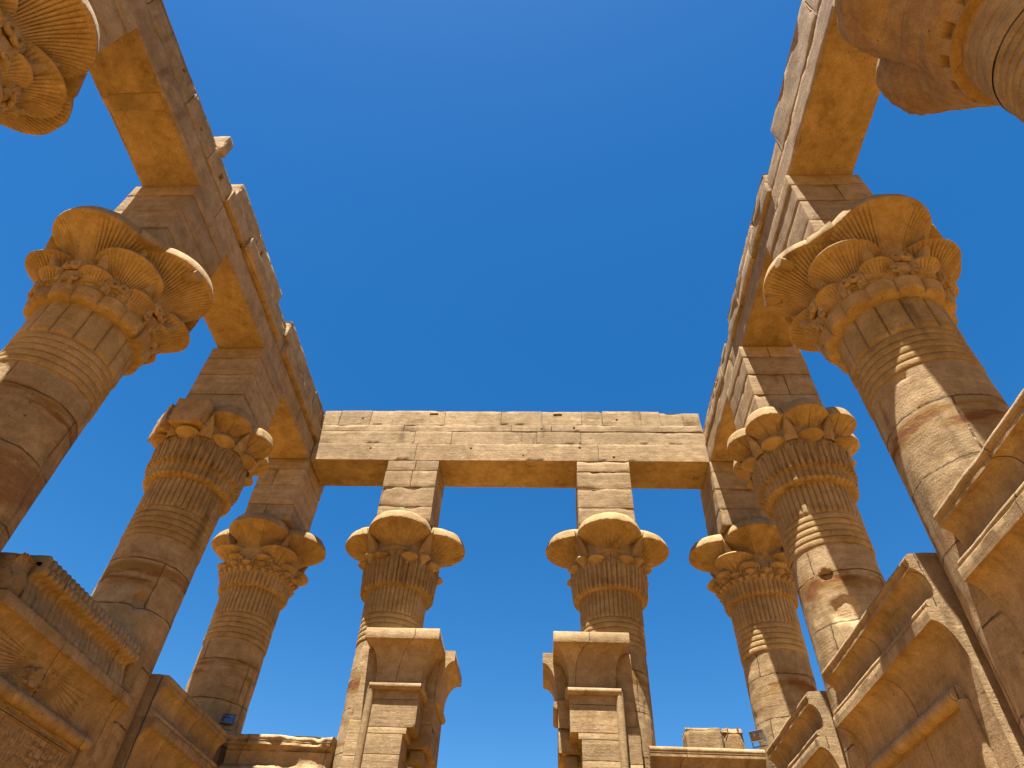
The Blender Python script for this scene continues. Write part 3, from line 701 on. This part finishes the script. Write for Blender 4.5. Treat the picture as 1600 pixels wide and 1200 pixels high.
# carved registers on the finished panel
def carve(s, T, a, b):
    mb = MB(); r = random.Random(5)
    def bar(s0, s1, z0, z1, h=.024, nq=2):
        c = np.array([[s0, z0], [s1, z0], [s1, z1], [s0, z1]])
        i = c.mean(0) + (c - c.mean(0))*.86
        o3 = s.w(c[:, 0], 0.0 + 0*c[:, 0], c[:, 1]); i3 = s.w(i[:, 0], h + 0*i[:, 0], i[:, 1])
        V = np.concatenate([o3, i3]); F = [[4, 5, 6, 7]] + [[k, (k + 1) % 4, 4 + (k + 1) % 4, 4 + k] for k in range(4)]
        mb.add(V, F)
    for z in (4.60, 4.56, 3.98, 3.94, 3.90, 3.30): bar(a, b, z - .012, z + .012)
    for q in (a, a + .05, b - .05, b): bar(q - .01, q + .01, 3.0, 4.6)
    def line(p, rad=.012):
        p = np.array(p, float); tube(mb, s.w(p[:, 0], .003 + 0*p[:, 0], p[:, 1]), rad, 5)
    circ = lambda cx, cz, rx, rz, a0=0, a1=6.283, n=12: [(cx + rx*math.cos(x), cz + rz*math.sin(x)) for x in np.linspace(a0, a1, n)]
    for z1, hh in ((4.53, .52), (3.86, .52)):             # two registers of carved signs in ruled columns
        q = a + .10; w = .155
        while q + w < b - .08:
            line([(q, z1), (q, z1 - hh)], .007); z = z1 - .03
            while z > z1 - hh + .08:
                k = r.randrange(8); h = min(r.uniform(.07, .15), z - (z1 - hh) - .01); m = q + w/2; u = w*.36
                if k == 0: line(circ(m, z - h/2, u*.7, h*.42))
                elif k == 1: line([(m - u, z - h*.3), (m - u*.5, z - h*.6), (m, z - h*.3), (m + u*.5, z - h*.6), (m + u, z - h*.3)])
                elif k == 2: line([(m, z - h), (m, z - h*.1), (m + u*.5, z - h*.45), (m + .01, z - h*.6)], .014)
                elif k == 3: line(circ(m, z - h*.8, u, h*.6, 0, 3.1416, 9) + [(m + u, z - h*.8)])
                elif k == 4: line([(m - u, z - h*.4), (m + u, z - h*.4)], .016)
                elif k == 5: line([(m - u, z - h*.9), (m - u*.5, z - h*.35), (m + u*.1, z - h*.3), (m + u*.3, z - h*.02), (m + u*.75, z - h*.15)], .018); line([(m, z - h*.5), (m + .01, z - h)], .01)
                elif k == 6: line([(m - u, z - h*.2), (m + u, z - h*.2), (m + u, z - h*.8), (m - u, z - h*.8), (m - u, z - h*.2)])
                else: line(circ(m, z - h/2, u, h*.22)); line([(m - u*.4, z - h*.7), (m - u*.5, z - h)], .008)
                z -= h + .022
            q += w
    hang(mb, 'relief_carving', M_TRIM, T)
carve(s_f, T_f, WL[0] + .55, WL[1] - .55)
# weathered stump where the cobra frieze has broken away at its near end
mb = MB(); block(mb, -7.2, -5.97, 7.76, 8.11, 5.66, 6.26, .06, .07, .2, .03, 401); hang(mb, 'broken_stump', M_ROUGH, T_f)
mb = MB(); block(mb, -7.2, -5.98, 11.19, 11.52, 5.66, 6.40, .08, .02, .05, .01, 403); hang(mb, 'end_block', M_TRIM, T_f)

# ------------------------------------------------------------------ gate jambs
GC = .05
def jamb(sg, label, seed):
    """sg = +1: right jamb; built as offsets from the gate's centre line"""
    T = thing('gate_jamb', label, 'gate jamb', (GC + sg*2.3, 15.9, 0), 'broken gate in the far wall')
    X = lambda d: GC + sg*d
    def bx(mb, d0, d1, y0, y1, z0, z1, **k):
        xa, xb = sorted((X(d0), X(d1))); block(mb, xa, xb, y0, y1, z0, z1, .12, k.pop('bev', .006), k.pop('chip', .012), .006, seed, **k)
    # stone body: wide below, with the stubs of the broken lintel stepping into the doorway
    mb = MB(); c = [0, .9, 1.8, 2.7, 3.6, 4.5, 5.35, 5.9]
    for i in range(len(c) - 1): bx(mb, 1.90, 2.70, 15.0, 15.75, c[i], c[i + 1])
    for i in range(len(c) - 1): bx(mb, 2.70, 3.16, 15.16, 15.75, c[i], c[i + 1])
    for i in range(len(c) - 1): bx(mb, 1.86, 3.2, 15.76, 17.2, c[i], c[i + 1])
    bx(mb, 1.90, 2.70, 15.0, 15.75, 5.9, 6.30); bx(mb, 2.70, 3.16, 15.16, 15.75, 5.9, 6.62); bx(mb, 2.70, 3.1, 15.16, 15.75, 6.62, 8.2)
    bx(mb, 1.83, 2.70, 15.0, 15.75, 6.30, 6.43); 
    hang(mb, 'post', M_ARCH, T)
    mb = MB()
    bx(mb, 1.66, 2.70, 15.0, 15.75, 6.43, 7.0); bx(mb, 1.66, 2.70, 15.0, 15.75, 7.0, 7.36)
    bx(mb, 1.42, 3.1, 15.76, 17.2, 6.25, 6.75, chip=.1); bx(mb, 1.42, 3.1, 15.76, 17.2, 6.75, 7.36)
    bx(mb, 1.55, 1.86, 15.85, 16.9, 5.98, 6.25, chip=.15, bev=.04)
    hang(mb, 'lintel_stub', M_ARCH, T)
    # cavetto cornices returning on three sides
    def corn(mb, d0, d1, y0, y1, front, ov, z0=7.36, zl=8.24, zt=8.48):
        n = 14; rows = []
        for i in range(n):
            a = (i/(n - 1))*R(86); o = ov*(1 - math.cos(a))/(1 - math.cos(R(86))); z = z0 + .12 + (zl - z0 - .12)*math.sin(a)/math.sin(R(86))
            if i == 0: rows.append((0, z0))
            rows.append((o, z))
        rows += [(ov, zl + .004), (ov + .004, zl + .02), (ov + .004, zt - .02), (ov - .008, zt)]
        P = []
        for o, z in rows:
            ya = y0 - (o if front else 0); yb = y1 + (o if not front else 0)
            xs_ = [(d0 - o, yb), (d0 - o, ya), (d1 + o*(1 if front else .0), ya), (d1 + o*(1 if front else .0), yb)]
            ring = []
            for k in range(4):
                p, q = np.array(xs_[k]), np.array(xs_[(k + 1) % 4])
                for u in np.linspace(0, 1, 14, endpoint=False): ring.append(p + (q - p)*u)
            P.append([(X(p[0]), p[1], z) for p in ring])
        P = np.array(P); Q = P.reshape(-1, 3); Q = Q + ((fbm(Q, 3.5, seed, 3) - .5)*.014)[:, None]
        P = Q.reshape(P.shape); cen = P[-1].mean(0); cap = cen + (P[-1] - cen)*.01
        mb.grid(np.concatenate([P, cap[None]], 0), wrap=True, flip=sg < 0)
    mb = MB(); corn(mb, 1.66, 2.70, 15.0, 15.84, True, .34); hang(mb, 'cornice', M_TRIM, T)
    mb = MB(); corn(mb, 1.40, 3.1, 15.845, 17.15, False, .33); hang(mb, 'cornice', M_TRIM, T)
    mb = MB(); r_ = .085
    tube(mb, [(X(2.76), 15.0, z) for z in np.linspace(.1, 7.27, 24)], r_, 12)
    tube(mb, [(X(d), 15.0 - .02, 7.27) for d in np.linspace(2.80, 1.63, 10)], r_, 12)
    tube(mb, [(X(1.66), y, 7.27) for y in np.linspace(14.96, 15.8, 6)], r_, 12)
    tube(mb, [(X(1.40), y, 7.27) for y in np.linspace(15.82, 17.1, 8)], r_, 12)
    hang(mb, 'torus_moulding', M_TRIM, T)
    return T
jamb(1, 'right jamb of the broken gate, stepped lintel stub pointing left into the doorway', 501)
jamb(-1, 'left jamb of the broken gate, stepped lintel stub pointing right into the doorway', 511)

# ------------------------------------------------------------------ small things
mb = MB(); block(mb, 4.33, 5.13, 16.05, 16.6, 6.42, 6.97, .07, .03, .08, .012, 601, tone=.85)
tag(mb.build('loose_block', M_ARCH), 'longer loose stone block lying on top of the back right wall', 'stone block', 'loose blocks on the back wall')
mb = MB(); block(mb, 5.16, 5.64, 16.05, 16.6, 6.42, 7.0, .06, .04, .16, .03, 607, tone=.8)
tag(mb.build('loose_block', M_ROUGH), 'shorter ragged stone block beside the longer one on the back right wall', 'stone block', 'loose blocks on the back wall')
M_HOUS = plain('lamp_housing_paint', (.10, .105, .12), .45); M_ALU = plain('cast_aluminium', (.42, .44, .46), .4, .8)
def glass(name, col):
    m = plain(name, col, .04); b = m.node_tree.nodes['Principled BSDF']; b.inputs['Specular IOR Level'].default_value = .9; b.inputs['Coat Weight'].default_value = 1.0; b.inputs['Coat Roughness'].default_value = .02; return m
M_GLASS = glass('lamp_glass_sky_reflection', (.02, .03, .075)); M_GLASS2 = glass('lamp_glass_stone_reflection', (.22, .15, .09))  # reflections of blue sky and brown stone painted into the two glass colours
def flood(loc, rz, tilt, label, gm):
    T = thing('floodlight', label, 'floodlight', loc, 'floodlights on the screen walls')
    E_ = Matrix.Rotation(rz, 4, 'Z') @ Matrix.Rotation(tilt, 4, 'X')
    def put(mb, n, m):
        V = [np.array([(E_ @ Matrix.Translation(v)).translation for v in V_]) for V_ in mb.V]; mb.V = V
        return mb.build(n, m, T)
    # tapering finned housing, front rim, glass, bracket; faces local -Y
    mb = MB(); w, h = .145, .105
    prof = [(-.06, 1.0), (-.055, 1.04), (-.02, 1.04), (-.01, .98), (.04, .9), (.10, .62), (.14, .55), (.145, .02)]
    P = np.array([[(sx*w*k, y, sz*h*k) for sx, sz in ((-1, -1), (1, -1), (1, 1), (-1, 1))] for y, k in prof]); mb.grid(P, wrap=True, flip=True)
    for k in range(7):
        x = -.1 + k*.0333; block(mb, x - .004, x + .004, .02, .125, -.085, .085, .1, .002, 0, 0, gap=0)
    put(mb, 'housing', M_HOUS)
    mb = MB(); block(mb, -w*.93, w*.93, -.058, -.045, -h*.92, h*.92, .1, .003, 0, 0, gap=0); put(mb, 'glass', gm)
    mb = MB()
    for a, b in (((-w, -h), (w, -h)), ((w, -h), (w, h)), ((w, h), (-w, h)), ((-w, h), (-w, -h))): tube(mb, [(a[0], -.062, a[1]), ((a[0] + b[0])/2, -.062, (a[1] + b[1])/2), (b[0], -.062, b[1])], .011, 6)
    put(mb, 'rim', M_HOUS)
    mb = MB()
    for sx in (-1, 1): tube(mb, [(sx*(w + .015), .02, 0), (sx*(w + .015), .02, -.12), (sx*(w + .012), .02, -.2)], .012, 6)
    tube(mb, [(-w - .015, .02, -.2), (0, .02, -.2), (w + .015, .02, -.2)], .014, 6)
    m2 = mb.build('bracket', M_HOUS, T); m2.rotation_euler = (0, 0, rz)
    return T
flood((-6.02, 15.62, 6.68), R(18), R(-16), 'floodlight with dark glass painted as reflecting blue sky on the left wall corner', M_GLASS)
flood((5.80, 15.62, 6.66), R(-38), R(10), 'grey floodlight with pale reflecting glass on the right wall corner', M_GLASS2)
mb = MB(); zc = np.linspace(.1, 6.36, 40); tube(mb, np.stack([-6.03 + .004*np.sin(zc*2), 12.33 + .004*np.cos(zc*3), zc], -1), .012, 8)  # thin dark tube set along the joint at the wall end
tag(mb.build('dark_line', plain('dark_line_coat', (.03, .028, .026), .5)), 'thin dark line running down the joint beside the left screen wall', 'dark_line')
